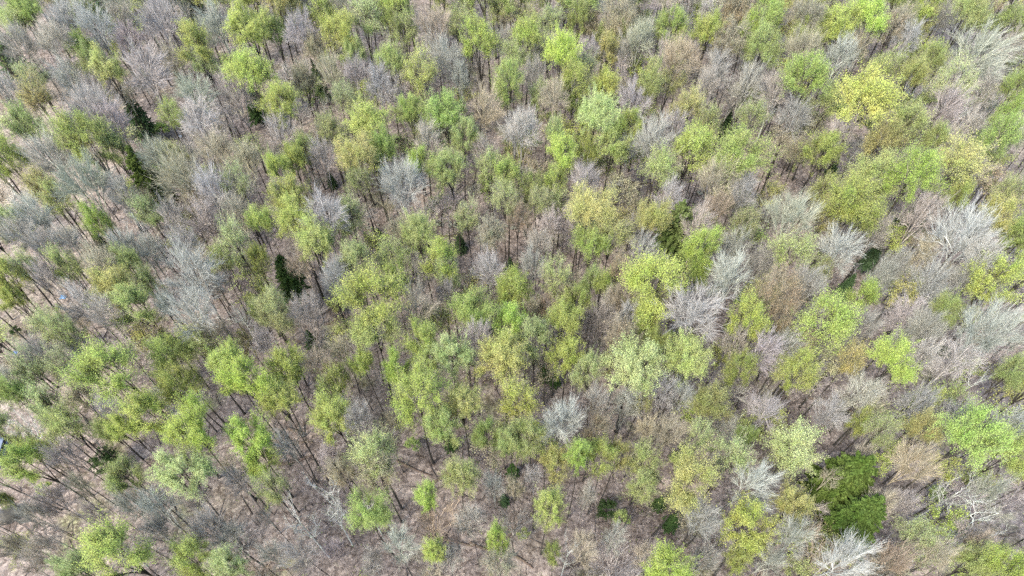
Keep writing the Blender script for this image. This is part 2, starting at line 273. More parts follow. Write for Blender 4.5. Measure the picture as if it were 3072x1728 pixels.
# ------------------------------------------------------------------ the trees of the photograph: kind colour x y radius [tag], per quarter of the photograph
ORG = {'A1': (0, 0), 'A2': (760, 0), 'A3': (1520, 0), 'A4': (2272, 0), 'B1': (0, 560), 'B2': (760, 560), 'B3': (1520, 560), 'B4': (2272, 560),
       'C1': (0, 1128), 'C2': (760, 1128), 'C3': (1520, 1128), 'C4': (2272, 1128)}
CAT = {
'A1': """L grn 150 60 110|L pale 100 150 95|G grey 130 310 120|G grey 390 270 110|L yel 580 310 82|L oliv 650 430 60|L gold 780 460 95|G whit 690 170 110
G lil 480 110 120|L oliv 610 50 80|C dark 760 10 75|C dark 1390 10 75|G lil 930 270 90|G lil 1150 120 120|G lil 1060 490 150|G whit 1550 170 110|L yel 1790 160 130
L yel 1400 290 105|B oliv 1480 430 80|L yel 1800 490 145|G lil 1700 660 110|G sage 1420 680 110|G whit 1440 880 135 @fan|G lil 650 780 150|G lil 790 890 130
L yel 600 970 150|L oliv 800 1060 90|G lil 350 1130 130|G sage 590 1280 150|L lime 40 1100 115 @leftlime|C hem 1085 1310 105 @brightcon|G tan 1300 1290 160|B gold 1260 1110 80
G whit 1550 1370 120|G sage 1110 1110 90|G grey 60 640 95|C dark 90 430 90|B pale 220 530 80|B gold 240 660 90|C dark 1010 870 85|s grn 1160 920 50|G tan 1560 1080 120
C deep 1885 760 75|B oliv 190 880 90|B gold 290 1340 90|G lil 720 640 90|B yel 1240 820 70|G lil 880 1380 100|G tan 1780 1150 110|B pale 400 980 80|G grey 870 120 80
G tan 1240 430 90|G lil 480 560 90|B pale 1700 1300 90""",
'A2': """L grn 40 150 85|L grn 140 210 80|G whit 340 200 90 @whitetop|L yel 620 200 130|B pale 820 110 130|B oliv 290 50 100|G tan 1300 170 120|B rust 440 340 80
G tan 560 510 90|c dark 455 515 34|C deep 490 610 48|G lil 740 510 75|G whit 910 600 100|L oliv 990 420 95|B oliv 1090 190 90|B yel 1200 500 110|G tan 1210 620 85
G lil 1290 370 80|G whit 1400 390 95|G whit 1495 540 62 @narrowfan|L yel 1640 260 120|B oliv 1480 150 90|L grn 1840 600 115 @greentop|G rust 1700 790 110 @rustcrown
G lil 1830 290 70|L yel 820 860 140|L grn 1130 790 90|L grn 1400 800 130|B oliv 1230 870 90|L gold 740 1090 120|L grn 930 1050 90|L lime 1210 1170 95 @limespot
L oliv 1400 1210 120|G whit 1070 1310 145 @whitemop|G lil 1260 1020 100|L oliv 1530 980 90|G lil 1900 920 105|L yel 190 740 120|G lil 500 1120 90|L yel 170 1190 65
L yel 290 1150 80|L oliv 370 1080 80|L yel 260 1390 120|G lil 200 960 100|B oliv 570 930 90|G lil 1690 1100 90|B oliv 1700 1220 90|L yel 1840 1270 90|C dark 900 1160 48
c dark 570 1310 32|G whit 1040 680 75|L oliv 720 380 80|B yel 500 60 90|B pale 1060 60 80|B tan 1880 60 90|B oliv 1780 60 80|B pale 660 700 80|L oliv 1000 130 70
B tan 360 560 80|B oliv 760 1300 80""",
'A3': """G lil 200 540 80|B gold 160 120 80|L yel 150 230 100|B pale 300 140 80|L grn 520 110 75|G whit 420 20 60|L lime 400 340 120|B rust 600 150 70|G lil 600 370 85
L pale 690 230 50|B rust 810 120 100|L yel 820 240 80|L gold 720 340 78|G grey 860 340 80|G sage 980 250 95|L grn 1190 180 110|W whit 1310 60 75 @topsnag|L yel 1450 210 90
B tan 1620 270 110|B rust 1680 60 110|L grn 1880 90 105|L oliv 1850 310 120|L lime 1750 190 70|G rust 1270 400 130|G grey 1130 400 80|G lil 1520 500 110|L yel 500 570 105
L yel 720 600 90|L oliv 1050 570 90|B gold 1200 560 90|G tan 340 680 90|L grn 490 740 50|L mint 660 800 130|G whit 920 730 110|L yel 880 890 92|G lil 1210 900 90
G whit 1070 1000 135 @sprawl|L oliv 780 1020 110|L pale 350 930 60|L lime 400 1090 110|L yel 580 1070 80|L yel 1360 1080 140|L grn 1720 1090 180 @greendome|W whit 1890 780 95
B oliv 1780 820 90|B gold 1330 740 90|B gold 1230 820 60|G lil 120 920 110|G lil 570 1310 110|L oliv 190 1370 90|L yel 350 1310 80|B oliv 1130 1210 120|G lil 1180 1370 80
G tan 1540 1280 130|G whit 1720 1370 100|G lil 1750 600 110|B oliv 1460 880 80|c dark 80 1190 42|C dark 1580 910 50|G whit 870 1060 70|G grey 640 40 80|G grey 880 40 80|B oliv 60 380 80
B pale 560 470 80|G tan 240 320 70|G lil 1450 600 80|B oliv 230 680 70|G lil 1480 60 80""",
'A4': """B tan 350 90 110|L yel 600 160 125|L lime 820 80 120|G tan 330 340 105|L yel 330 210 90|G whit 610 390 100|L grn 340 540 150|L yel 800 690 185 @yeldome
B oliv 540 720 90|B tan 1000 160 100|G whit 1100 260 90|B gold 1230 130 55|G grey 1370 100 80|L oliv 1560 80 120|L oliv 1850 170 110|G sage 1630 390 215 @feather
B yel 930 470 90|L gold 1140 520 90|L oliv 1270 430 80|W whit 1140 700 115 @twinsnag|B pale 1420 590 120|G lil 1380 760 110|W whit 1500 800 85|L yel 470 1070 120|B rust 300 1080 80
G whit 270 850 110|L oliv 1100 900 120|L gold 900 1010 105|L oliv 1290 980 62|G whit 1130 1040 80|L oliv 820 1280 150|L lime 1110 1260 150 @limedome|B gold 1490 1190 175
L grn 1890 620 85|L lime 1820 830 72|L grn 1750 980 110|G sage 1890 960 80|G grey 1530 900 75|c dark 1560 1010 45|c dark 545 1210 38|B gold 470 1360 72|L yel 680 1400 90
L yel 1440 1400 72|B oliv 1860 1370 90|G lil 1860 320 80|G grey 1680 640 90|G lil 130 640 90|B oliv 1100 90 60|G lil 620 930 80|G tan 760 290 80""",
'B1': """G whit 230 180 110|B oliv 400 80 90|L pale 60 260 90|L lime 700 240 70|C dark 740 410 38|G grey 120 330 100|G grey 470 380 80|B pale 1060 170 90
W whit 1080 370 75 @birch|G lil 1250 230 90|G lil 1470 230 90|G whit 920 440 100|G grey 1080 460 80|G rust 1040 100 60|L oliv 920 550 90|G tan 720 560 110
G whit 1400 620 155 @bigbranch|G grey 1320 400 80|B pale 1690 370 100|G tan 1700 200 110|L yel 1880 230 80|L gold 800 730 135|L oliv 960 850 130|B oliv 1050 690 80
L yel 50 620 90|L yel 80 790 70|B pale 160 560 70|G whit 590 850 110|G grey 780 900 110|B pale 360 1000 90|B oliv 470 1050 80|G whit 570 1150 70|G whit 1200 840 62
G whit 1390 920 150 @brush|W whit 1740 920 90|L yel 720 1330 195 @leftdome|B pale 200 1300 100|B pale 430 1280 90|G lil 270 1200 90|c deep 1210 1110 50|L yel 1230 1220 120
B oliv 1420 1120 115|G rust 1590 1080 100|L yel 1620 1250 115|L lime 1770 1370 150 @limeleft|L yel 1290 1430 130|B yel 1880 900 62|G whit 1885 1090 48|L yel 1870 520 70
s grn 600 1090 42|s grn 640 850 36|G grey 70 1400 80|s oliv 430 880 30|s deep 110 1040 36|B oliv 480 560 80|G lil 300 420 80|B oliv 1600 520 80|G tan 1560 700 80|G lil 330 640 80""",
'B2': """L yel 290 220 120|B tan 250 80 90|G whit 520 190 150 @longtrunk|L oliv 450 370 120|B pale 700 200 90|L oliv 1190 300 115|B tan 1040 330 90|c deep 930 395 46
c dark 1500 415 44|B pale 1550 210 80|B pale 1820 80 90|L pale 740 520 105|L yel 1340 510 118|C deep 265 660 88 @darkround|G whit 610 640 110|L yel 850 800 215 @centredome
L yel 1030 700 105|L oliv 880 1010 150|G whit 1690 600 110|W whit 1670 410 52 @slimwhite|G lil 380 880 100|L pale 150 900 115|s oliv 590 850 62|G lil 1220 630 90
G tan 1200 860 125|B oliv 1000 490 95|L grn 1590 900 145|L lime 1850 960 115|L yel 1880 720 100|L yel 1210 1090 118|L oliv 1260 1240 100|L mint 1450 1220 135 @mint
G whit 1620 1080 85 @whitefan|L gold 1800 1210 155|L lime 1040 1300 82|L yel 780 1260 80|G whit 70 1110 80|c deep 420 1110 42|L yel 240 1300 130|G tan 450 1270 90
B yel 610 1380 80|c dark 1855 590 38|B oliv 1400 620 90|G lil 1400 760 70|B tan 1720 330 90|G tan 330 540 80|G tan 620 1190 70|G whit 1080 80 80""",
'B3': """L gold 620 140 155|B rust 90 200 72|G lil 310 250 80|G whit 420 240 72|L yel 620 400 118|B gold 780 330 115|L gold 1070 210 115|C dol 1180 390 130 @darkolive
G whit 980 480 100|G lil 930 290 72|G lil 1380 270 100|G whit 1170 80 95|L lime 1410 450 112 @limemid|L lime 1390 590 80|G whit 1600 640 140 @openwhite|G whit 1660 430 105
G lil 1830 560 110|L yel 1060 710 180 @chartreuse|L yel 1040 900 110|G whit 1350 930 210 @silver|L lime 1750 940 120 @limeright|L yel 50 740 105|B oliv 360 650 100|L oliv 610 660 72
L yel 700 690 62|B rust 820 600 72|G tan 470 720 80|L yel 510 830 90|B rust 310 870 80|L yel 420 950 108|B tan 160 910 80|G rust 830 790 80|G lil 740 840 62|G grey 650 960 100
G whit 870 960 85|L pale 190 1090 118|L yel 430 1210 120|L mint 570 1320 105|L pale 910 1290 180 @palebig|B rust 850 1110 125|L grn 1010 1020 80|L yel 1090 1120 72|L oliv 1300 1220 140
L grn 1690 1310 110|G whit 1860 1200 110|s mint 1190 1090 52|c dark 1720 770 46|c deep 270 1350 42|c deep 350 1400 36|G grey 190 560 80|B gold 1850 780 105|G lil 1100 560 70
B oliv 250 90 80|B pale 360 130 80|G tan 1530 130 80|G lil 240 400 80|G lil 1640 1120 80|B oliv 1740 250 80""",
'B4': """L yel 690 90 165 @uprightyel|L yel 770 210 110|G sage 250 220 160 @sagecrown|B oliv 270 450 135|B gold 500 220 80|L yel 1460 60 62|L gold 1750 200 110|L grn 1890 350 100
C dark 1050 250 62|G lil 850 310 95|G whit 600 460 150 @forkwhite|G whit 370 690 110|G whit 1480 330 190 @rightsilver|G whit 1640 480 120|G grey 1210 190 110|C dark 820 510 60
C dark 640 730 52|B rust 170 750 135|L yel 510 970 165 @rightyel|L lime 770 790 88|G whit 1240 690 125|G tan 1200 500 90|G whit 1080 930 115|G whit 1230 1000 105|L yel 1720 670 155
G whit 1690 1020 185 @rightwhite|G lil 780 990 100|L oliv 1370 890 90|L lime 980 1260 140|B gold 700 1240 90|G whit 1210 1220 115|G whit 1450 1230 125|L yel 290 1330 125
B rust 170 930 90|G whit 220 1180 110|G rust 340 1110 80|W whit 1570 1420 90|L oliv 1870 1330 90|s deep 1340 1190 52|G grey 1000 560 80|G grey 900 640 80|G lil 1500 640 80|B oliv 470 600 70|G lil 1060 1100 60""",
'C1': """L grn 80 110 88|B pale 340 210 100|B oliv 450 330 110|W whit 120 320 100|B tan 570 150 90|G whit 800 220 88|L yel 1040 260 145|L yel 890 370 85|L lime 1360 330 178 @vivid
L lime 1810 440 130 @limepair|L lime 1890 620 110|L oliv 750 390 62|L yel 150 620 118|B yel 180 500 80|s deep 760 610 92|L oliv 900 720 118|L pale 1330 690 168 @paleleft
G lil 450 560 105|s grn 310 820 52|L grn 15 885 42|G whit 1150 950 110 @whiteleft|G lil 380 900 100|G grey 230 1010 90|L yel 830 1310 195 @bottomleft|L yel 1380 1330 138
L pale 520 1400 115|L pale 1650 1370 115|G lil 1500 1080 110|G grey 1710 760 80|G grey 950 930 90|G lil 1650 1150 100|G grey 1130 1110 72|G tan 300 1270 90|G grey 1420 880 80|G lil 680 1010 70|G tan 80 1240 80|G tan 560 800 60""",
'C2': """L yel 180 140 118|L yel 560 290 138|L yel 1190 130 185 @centrelow|L oliv 1370 360 118|L gold 1510 180 128|L grn 1690 410 100|B mint 870 560 138|B tan 890 710 118
L grn 840 960 138|W whit 510 860 115 @snagup|W whit 350 1020 130 @snaglow|W whit 580 1010 82|W whit 820 950 72|L lime 1250 870 75 @roundlime|L oliv 1500 720 118|s oliv 1150 490 50
G whit 220 510 80|G lil 540 590 70|G lil 1560 1050 105|G whit 1070 1220 118|L yel 1310 1260 78|L lime 1770 1180 78|B tan 1780 1370 105|G grey 330 1310 110|G lil 590 1260 70
G grey 130 1290 90|G grey 1420 1310 90|B oliv 130 810 90|c deep 1430 490 42|c deep 1880 690 40|c dark 1820 900 32|L oliv 1880 480 85|G lil 1740 790 70|G lil 760 290 88|G tan 1010 370 88
B tan 640 700 70|B yel 540 80 70|G lil 860 1350 80""",
'C3': """G whit 395 320 140 @cream|B yel 90 150 120 @palelimbs|L oliv 140 440 128|L gold 350 640 100|L lime 520 570 80 @heart|L yel 680 580 110|L gold 800 570 92|B rust 660 370 98
G whit 860 200 110|G whit 1120 100 98|G whit 1260 130 80|B gold 980 170 60|G tan 1180 390 115|G tan 1020 370 80|B mint 1400 420 92|G whit 1480 290 42|L oliv 1490 180 118
L gold 1340 740 178 @goldlow|B oliv 1000 610 108|B oliv 980 800 90|L yel 310 960 112 @square|s deep 720 960 72|s oliv 830 1020 60|c deep 1100 930 42|c deep 1190 1070 52|s grn 1040 760 42
s deep 1215 590 36|B pale 1620 580 128|G whit 1790 820 150 @thicklow|G whit 1420 1010 130|L yel 1760 1090 165|L lime 1180 1410 165 @bottomlime|W whit 440 1260 80 @leansnag|L grn 330 1290 60
G whit 1870 260 110|L grn 1740 430 60|G lil 190 740 62|G lil 580 860 62|G grey 1430 1330 100|G tan 560 1250 100|G lil 780 1180 80|s oliv 120 1140 42|L yel 1680 1330 80|G tan 1000 1300 80
G grey 1540 640 70|G lil 660 170 80|B tan 60 800 60""",
'C4': """C hem 610 790 188 @hemup|C hem 680 1090 168 @hemlow|G whit 650 1380 175 @bottomwhite|G whit 530 270 100|B pale 270 540 145|L gold 270 920 118|G rust 1150 620 128 @rustring
L gold 1220 370 98|s grn 900 280 62|L grn 1600 430 185 @greenright|G whit 1450 330 125|G whit 1160 200 108|G whit 1840 350 100|L grn 1840 560 128|W whit 1420 850 125|W whit 1580 1090 185 @bigsnag
L lime 1850 1370 128 @cornerlime|L oliv 1600 1340 108|G tan 870 930 98|G grey 270 1170 128|B pale 1180 1150 98|G tan 1330 1290 108|G rust 1000 1320 98|G lil 1080 920 72|G grey 750 110 118
B oliv 900 400 88|L yel 740 330 60|s oliv 1310 850 60|G grey 100 1330 90|G tan 1580 1230 70|G grey 1700 820 80|G tan 750 560 60""",
}
# landmarks that other labels are told by: tag -> (own label, name used in other labels)
LM = {
'fan': ('large silvery bare tree spread like a blue-white fan near upper left', 'the blue-white fan crown'),
'leftlime': ('vivid lime crown cut by the left edge above the straw patch', 'the lime crown at the left edge'),
'brightcon': ('tall rich green conifer standing alone among grey crowns at upper left', 'the lone conifer at upper left'),
'whitetop': ('small white frosted bare tree near the top edge left of centre', 'the small white tree near the top'),
'narrowfan': ('narrow white bare tree shaped like an upright broom, upper centre', 'the narrow white broom-shaped tree'),
'greentop': ('dense fresh green tree standing above the rusty crown', 'the dense green tree at upper centre'),
'rustcrown': ('rusty pink-brown budding crown at upper centre, the reddest in view', 'the rusty crown at upper centre'),
'limespot': ('small bright lime crown beside the white mop-headed tree', 'the small lime crown at upper centre'),
'whitemop': ('round white mop-headed bare tree left of the small lime crown', 'the white mop-headed tree'),
'topsnag': ('tall slim white dead trunk with few limbs at the top edge', 'the slim dead trunk at the top edge'),
'sprawl': ('sprawling white bare crown with long curved limbs right of upper centre', 'the sprawling white crown'),
'greendome': ('large rounded green crown right of the sprawling white tree', 'the large round green crown'),
'yeldome': ('broad yellow-green dome with dark stems at upper right', 'the broad dome at upper right'),
'feather': ('huge feathery grey-green bare crown near the top right corner', 'the huge feathery crown'),
'twinsnag': ('bleached twin-stemmed dead tree right of the broad yellow-green dome', 'the twin-stemmed dead tree'),
'limedome': ('bright lime dome on the right, beside a duller olive crown', 'the bright lime dome on the right'),
'birch': ('forked white dead stems leaning up left among lilac twigs', 'the forked white stems'),
'bigbranch': ('big white bare tree with pale trunk and branches spread wide, left side', 'the wide white tree on the left'),
'brush': ('pale grey bare crown of swept parallel twigs on the left', 'the swept grey crown on the left'),
'leftdome': ('big round yellow-green dome at left below the brown log', 'the big yellow dome on the left'),
'limeleft': ('bright lime rounded crown at lower left with a curved dark trunk beside it', 'the lime crown beside the curved trunk'),
'longtrunk': ('large white bare tree with a long pale trunk, left of centre', 'the white tree with the long pale trunk'),
'darkround': ('round dark evergreen alone on open ground left of centre', 'the round dark evergreen'),
'centredome': ('largest yellow-green crown, in the middle left of the photo', 'the largest yellow-green crown'),
'slimwhite': ('slim white dead sapling with a few forks near the centre', 'the slim white sapling'),
'mint': ('mint green brush-textured round crown at lower centre', 'the mint green crown'),
'whitefan': ('small bright white bare fan standing above the mint green crown', 'the small white fan'),
'darkolive': ('dark olive-green round conifer right of centre', 'the dark olive round tree'),
'limemid': ('bright lime green tree touching the dark olive round tree', 'the lime tree by the dark olive one'),
'openwhite': ('open white bare tree with thick forking limbs right of centre', 'the open white forking tree'),
'chartreuse': ('big leafy chartreuse crown right of centre with crisp clumps', 'the big chartreuse crown'),
'silver': ('biggest silver bare crown, its limbs raying out from one dark hollow', 'the biggest silver crown'),
'limeright': ('bright lime egg-shaped crown right of the biggest silver crown', 'the egg-shaped lime crown'),
'palebig': ('wide pale yellow-green crown below centre right', 'the wide pale crown below centre'),
'uprightyel': ('wide rich yellow-green crown below the bright lime dome at right', 'the wide yellow crown at right'),
'sagecrown': ('large soft grey-green budding crown right of centre', 'the large grey-green crown'),
'forkwhite': ('tall white bare tree forking low into two fans, right side', 'the low-forked white tree'),
'rightsilver': ('great silver bare crown of drooping twigs near the right edge', 'the great silver crown at right'),
'rightyel': ('round yellow-green crown at right centre with open ground below', 'the round yellow crown at right'),
'rightwhite': ('wide whitish bare crown with twigs in a starburst at the right edge', 'the white starburst at right'),
'vivid': ('vivid lime green round tree at lower left, brightest in the photo', 'the vivid lime tree'),
'limepair': ('tall bright lime tree right of the vivid round one at lower left', 'the tall lime tree at lower left'),
'paleleft': ('large pale yellow-green crown below the vivid lime tree', 'the large pale crown at lower left'),
'whiteleft': ('white bare tree with needle-fine twigs near the lower left corner', 'the white tree at lower left'),
'bottomleft': ('broad yellow-green crown cut by the bottom edge at left', 'the broad crown at the bottom left'),
'centrelow': ('big heaped yellow-green crown at lower centre left', 'the heaped crown at lower centre'),
'snagup': ('dead tree with upright antler-like white limbs, upper of the lower left snags', 'the antler-limbed dead tree'),
'snaglow': ('dead tree with contorted white limbs sprawling over bare ground at lower left', 'the contorted dead tree'),
'roundlime': ('small round lime tree with a slanting bare trunk at bottom centre', 'the small round lime tree'),
'cream': ('round cream-white bare crown of dense fine twigs at lower centre', 'the cream-white round crown'),
'palelimbs': ('pale yellow-green tree showing crooked whitish limbs at lower centre', 'the tree with crooked pale limbs'),
'heart': ('bright lime lobe at the left of the two-lobed crown at bottom centre', 'the bright lime lobe'),
'goldlow': ('broad golden-green crown at lower right of centre', 'the broad golden crown'),
'square': ('squarish yellow-green crown standing on open leaf litter at bottom centre', 'the squarish crown'),
'thicklow': ('thick-limbed white bare tree left of the two big conifers', 'the thick-limbed white tree'),
'bottomlime': ('bright lime dome cut by the bottom edge right of centre', 'the lime dome at the bottom edge'),
'leansnag': ('leaning slender dead tree with white forks near the bottom edge', 'the leaning dead tree'),
'hemup': ('largest rich green conifer at lower right, upper of the two', 'the upper big conifer'),
'hemlow': ('rich green conifer just below the largest one at lower right', 'the lower big conifer'),
'bottomwhite': ('white bushy bare crown cut by the bottom edge under the conifers', 'the white crown under the conifers'),
'rustring': ('ring-shaped rusty bare crown with pale centre right of the big conifers', 'the ring-shaped rusty crown'),
'greenright': ('large fresh green crown near the right edge overlaid by white limbs', 'the green crown near the right edge'),
'bigsnag': ('largest dead tree, long white limbs reaching right at lower right', 'the largest dead tree'),
'cornerlime': ('bright lime crown filling the bottom right corner', 'the lime crown in the corner'),
}

def copy_thing(kind, i, name):
    root = bpy.data.objects.new(name, None); root.empty_display_size = .5; C.objects.link(root)
    pr = PROTO[kind][i % len(PROTO[kind])]; kids = {}
    for part in ('trunk', 'crown', 'foliage'):
        if pr.get(part) is None: continue
        o = bpy.data.objects.new(part, pr[part]); C.objects.link(o); o.parent = root; kids[part] = o
    return root, kids
things = []       # records for labelling: dict(obj, u, v, r, kind, col, tag)
def plant(kind, col, u, v, rp, tag=None, seed=0, H=None, xy=None):
    """crown centre at photo pixel (u,v), crown radius rp photo pixels"""
    rs = random.Random(seed*7919+13)
    if xy is None:
        d = 95/ max(.5, -ray(u, v)[2]); r0 = rp*d*.9/FPX
    else: r0 = rp
    if H is None:
        if kind in 'LBG': H = 16.0 + 1.9*min(r0, 4.2) + rs.uniform(-1.3, 1.3)
        elif kind == 'W': H = 17.5
        elif kind == 'C': H = 18.5 if col == 'hem' else 4.5 + 2.3*r0
        elif kind == 'p': H = rs.uniform(13, 17.5)
        elif kind in 'yz': H = rs.uniform(11, 16)
        elif kind == 's': H = 1.6 + 1.3*r0
        else: H = 2.2 + 2.3*r0
    if tag: H += 1.5
    pk = 'H' if col in ('hem', 'dol') or tag == 'darkround' else kind
    if tag == 'darkround': H = 13
    if col == 'dol': H = 20
    pi_ = rs.randrange(100); zf, rr, smp = PROTO[pk][pi_ % len(PROTO[pk])]['span']; zc = zf*H
    if pk == 'C': zc = .55*H
    from_photo = xy is None
    if xy is None:
        x, y, t = pick(u, v, zc); R = rp*t*(ray(u, v)[1]*cp - ray(u, v)[2]*sp)/FPX*{'C': 1.12 if pk == 'H' else 1.12, 'c': 1.15, 'W': 1.0, 'L': 1.2, 'B': 1.24, 'G': 1.16}.get(kind, 1.08)
    else: x, y = xy; R = rp
    root, kids = copy_thing(pk, pi_, KIND[kind][0])
    root.location = (x, y, float(gz(x, y))); s = R/rr
    root.scale = (s, s*rs.uniform(.92, 1.08), H/20.0)
    rz = rs.uniform(0, 6.28); root.rotation_euler = (R_(rs.gauss(0, 1.6)), R_(rs.gauss(0, 1.6)), rz)
    if rp and root.scale and from_photo:            # settle the crown's middle on what the photo shows
        from mathutils import Matrix
        for _ in range(3):
            M = np.array(Matrix.LocRotScale(root.location, root.rotation_euler, root.scale)); wv = smp@M[:3, :3].T + M[:3, 3]
            pu, pv, dp = project(wv[:, 0], wv[:, 1], wv[:, 2]); (u0, u1), (v0, v1) = np.percentile(pu, [3, 97]), np.percentile(pv, [3, 97])
            dm = float(np.mean(dp))/FPX
            root.location.x -= ((u0+u1)/2-u)*dm; root.location.y += ((v0+v1)/2-v)*dm/sp
        x, y = root.location.x, root.location.y; root.location.z = float(gz(x, y))
    j = lambda k: k*rs.uniform(.95, 1.05)
    c = COL[col]; b = rs.uniform(.9, 1.1); c = tuple(j(k)*b for k in c)
    g = rs.uniform(.8, 1.2); bark = (.034*g, .029*g, .024*g)
    if kind == 'W': kids['trunk'].color = (.30, .29, .27, 1); kids['crown'].color = (.42, .415, .39, 1)
    elif kind in 'Gyp':
        kids['trunk'].color = (*bark, 1); kids['crown'].color = (*c, 1)
    else:
        kids['trunk'].color = (*bark, 1)
        if 'crown' in kids: kids['crown'].color = (.15, .14, .10, 1) if kind in 'Ls' else (.22, .205, .155, 1)
        kids['foliage'].color = (*[q*(1.1 if kind in 'Bz' else 1) for q in c], 1)
    uu, vv, _ = project(x, y, float(gz(x, y))+zc)
    root['category'] = KIND[kind][2]; root['group'] = GROUP[kind]
    things.append(dict(o=root, u=uu, v=vv, kind=kind, col=col, tag=tag, R=R, x=x, y=y)); return root

# ------------------------------------------------------------------ ground
def structure(o): o['kind'] = 'structure'; C.objects.link(o); return o
gx = np.concatenate([np.linspace(-900, -220, 8), np.arange(-210, 211, 2.5), np.linspace(220, 900, 8)])
gy = np.concatenate([np.linspace(-700, -60, 8), np.arange(-50, 261, 2.5), np.linspace(270, 1500, 10)])
X, Y = np.meshgrid(gx, gy); Z = gz(X, Y); nx = len(gx)
V = np.stack([X, Y, Z], -1).reshape(-1, 3); i = (np.arange(len(gy)-1)[:, None]*nx + np.arange(nx-1)[None]).reshape(-1, 1)
ground = structure(bpy.data.objects.new("ground", mesh_from("ground", V, np.concatenate([i, i+1, i+nx+1, i+nx], 1), ground_material(), True)))

# ------------------------------------------------------------------ trees from the catalogue
n = 0
for crop in CAT:
    ox, oy = ORG[crop]
    for e in CAT[crop].replace('\n', '|').split('|'):
        f = e.split(); n += 1
        if not f: continue
        tag = f[5][1:] if len(f) > 5 else None
        plant(f[0], f[1], ox+float(f[2])/2.415, oy+float(f[3])/2.415, float(f[4])/2.415, tag, n)
print("catalogue trees", len(things))
# canopy continuing beyond the top and side edges of the photograph
ex = random.Random(5)
spots = [(u, v) for v in (-35, -105, -170) for u in range(-200, 3300, 88)] + [(u, v) for v in range(60, 1750, 150) for u in (-75, 3150)] + [(u, 1815) for u in range(-60, 3150, 170)]
for q, (u, v) in enumerate(spots):
    u += ex.uniform(-28, 28); v += ex.uniform(-22, 22)
    grey = ex.random() < (.65 if u < 700 or 2000 < u < 2300 else .3)
    k, c = ('G', ex.choice(['lil', 'grey', 'whit', 'tan', 'sage'])) if grey else (ex.choice('LLB'), ex.choice(['yel', 'oliv', 'grn', 'pale', 'gold', 'oliv', 'yel']))
    plant(k, c, u, v, ex.uniform(34, 56), None, 9000+q)
# ------------------------------------------------------------------ slender understorey trees between them
pts = [(t['x'], t['y'], t['R']) for t in things]; rs = random.Random(99); added = 0; tries = 0
LIM = 760
heroes = [(t['u'], t['v'], t['R']*FPX/math.sqrt(t['x']**2+t['y']**2+4900)*.85) for t in things if t['tag'] or t['kind'] in 'CcW'] + [(22, 1545, 60), (5, 1345, 60), (46, 1057, 45), (190, 890, 45), (541, 408, 30)]
while added < LIM and tries < 20000:
    tries += 1
    u, v = rs.uniform(-120, 3192), rs.uniform(-260, 1900)
    x, y, t = pick(u, v, 11)
    if y > 210: continue
    if rs.random() > (t/170.0)**1.5 + .12: continue
    if any((x-a)**2+(y-b)**2 < (max(1.35, .38*r))**2 for a, b, r in pts): continue
    if any(abs(u-a) < r and -r*.8 < v-b < r*1.6 for a, b, r in heroes): continue
    gap = 1 if 1100 < v < 1760 and u < 2000 else 0
    if gap and rs.random() < .62: continue
    green = .32 + .42*min(1, max(0, (u-450)/700))*(1 if v < 1100 else .6)
    if added % 4 == 0: k, c = 'p', rs.choice(['grey', 'tan', 'lil'])
    elif rs.random() < green: k, c = 'z', rs.choice(['yel', 'oliv', 'pale', 'gold', 'oliv', 'yel', 'tan'])
    else: k, c = 'y', rs.choice(['lil', 'grey', 'tan', 'lil', 'rust', 'grey', 'tan', 'whit'])
    R = rs.uniform(1.5, 3.1) if k != 'p' else rs.uniform(1.0, 1.7); pts.append((x, y, R)); added += 1
    plant(k, c, 0, 0, R, None, 5000+added, xy=(x, y))
print("fillers", added)

# ------------------------------------------------------------------ labels: look + place relative to a landmark
LMK = [(t['u'], t['v'], LM[t['tag']][1], t) for t in things if t['tag'] in LM]
EXTRA = []
def direction(du, dv):
    a = math.degrees(math.atan2(-dv, du)) % 360
    return ['right of', 'above right of', 'above', 'above left of', 'left of', 'below left of', 'below', 'below right of'][int((a+22.5)//45) % 8]
used = set(v[0] for v in LM.values())
def locate(look, u, v, me=None):
    c = sorted(((math.hypot(a-u, b-v), a, b, nm) for a, b, nm, t in LMK if t is not me))
    for words in ('', 'just ', 'farther '):
        for k in range(0, 9):
            d, a, b, nm = c[k]; q = 'just ' if d < 120 else ('farther ' if d > 380 else '')
            if words and k < 0: continue
            lab = f"{look} {q}{direction(u-a, v-b)} {nm}"
            if lab not in used and len(lab.split()) <= 16: used.add(lab); return lab
        look = look.replace('tree', 'tree standing', 1)
    return None
for t in sorted(things, key=lambda t: -t['R']):
    if t['tag'] in LM: t['o']['label'] = LM[t['tag']][0]; continue
    size = ''
    if t['kind'] in 'LBG': size = 'large ' if t['R'] > 3.3 else ('small ' if t['R'] < 1.9 else '')
    look = f"{size}{WORD[t['col']]} {KIND[t['kind']][1]}" if t['kind'] != 'W' else 'bleached dead tree'
    lab = locate(look, t['u'], t['v'], t)
    if lab: t['o']['label'] = lab
    else: print("no label", look); t['o']['label'] = look+" among taller trees of the spring forest"

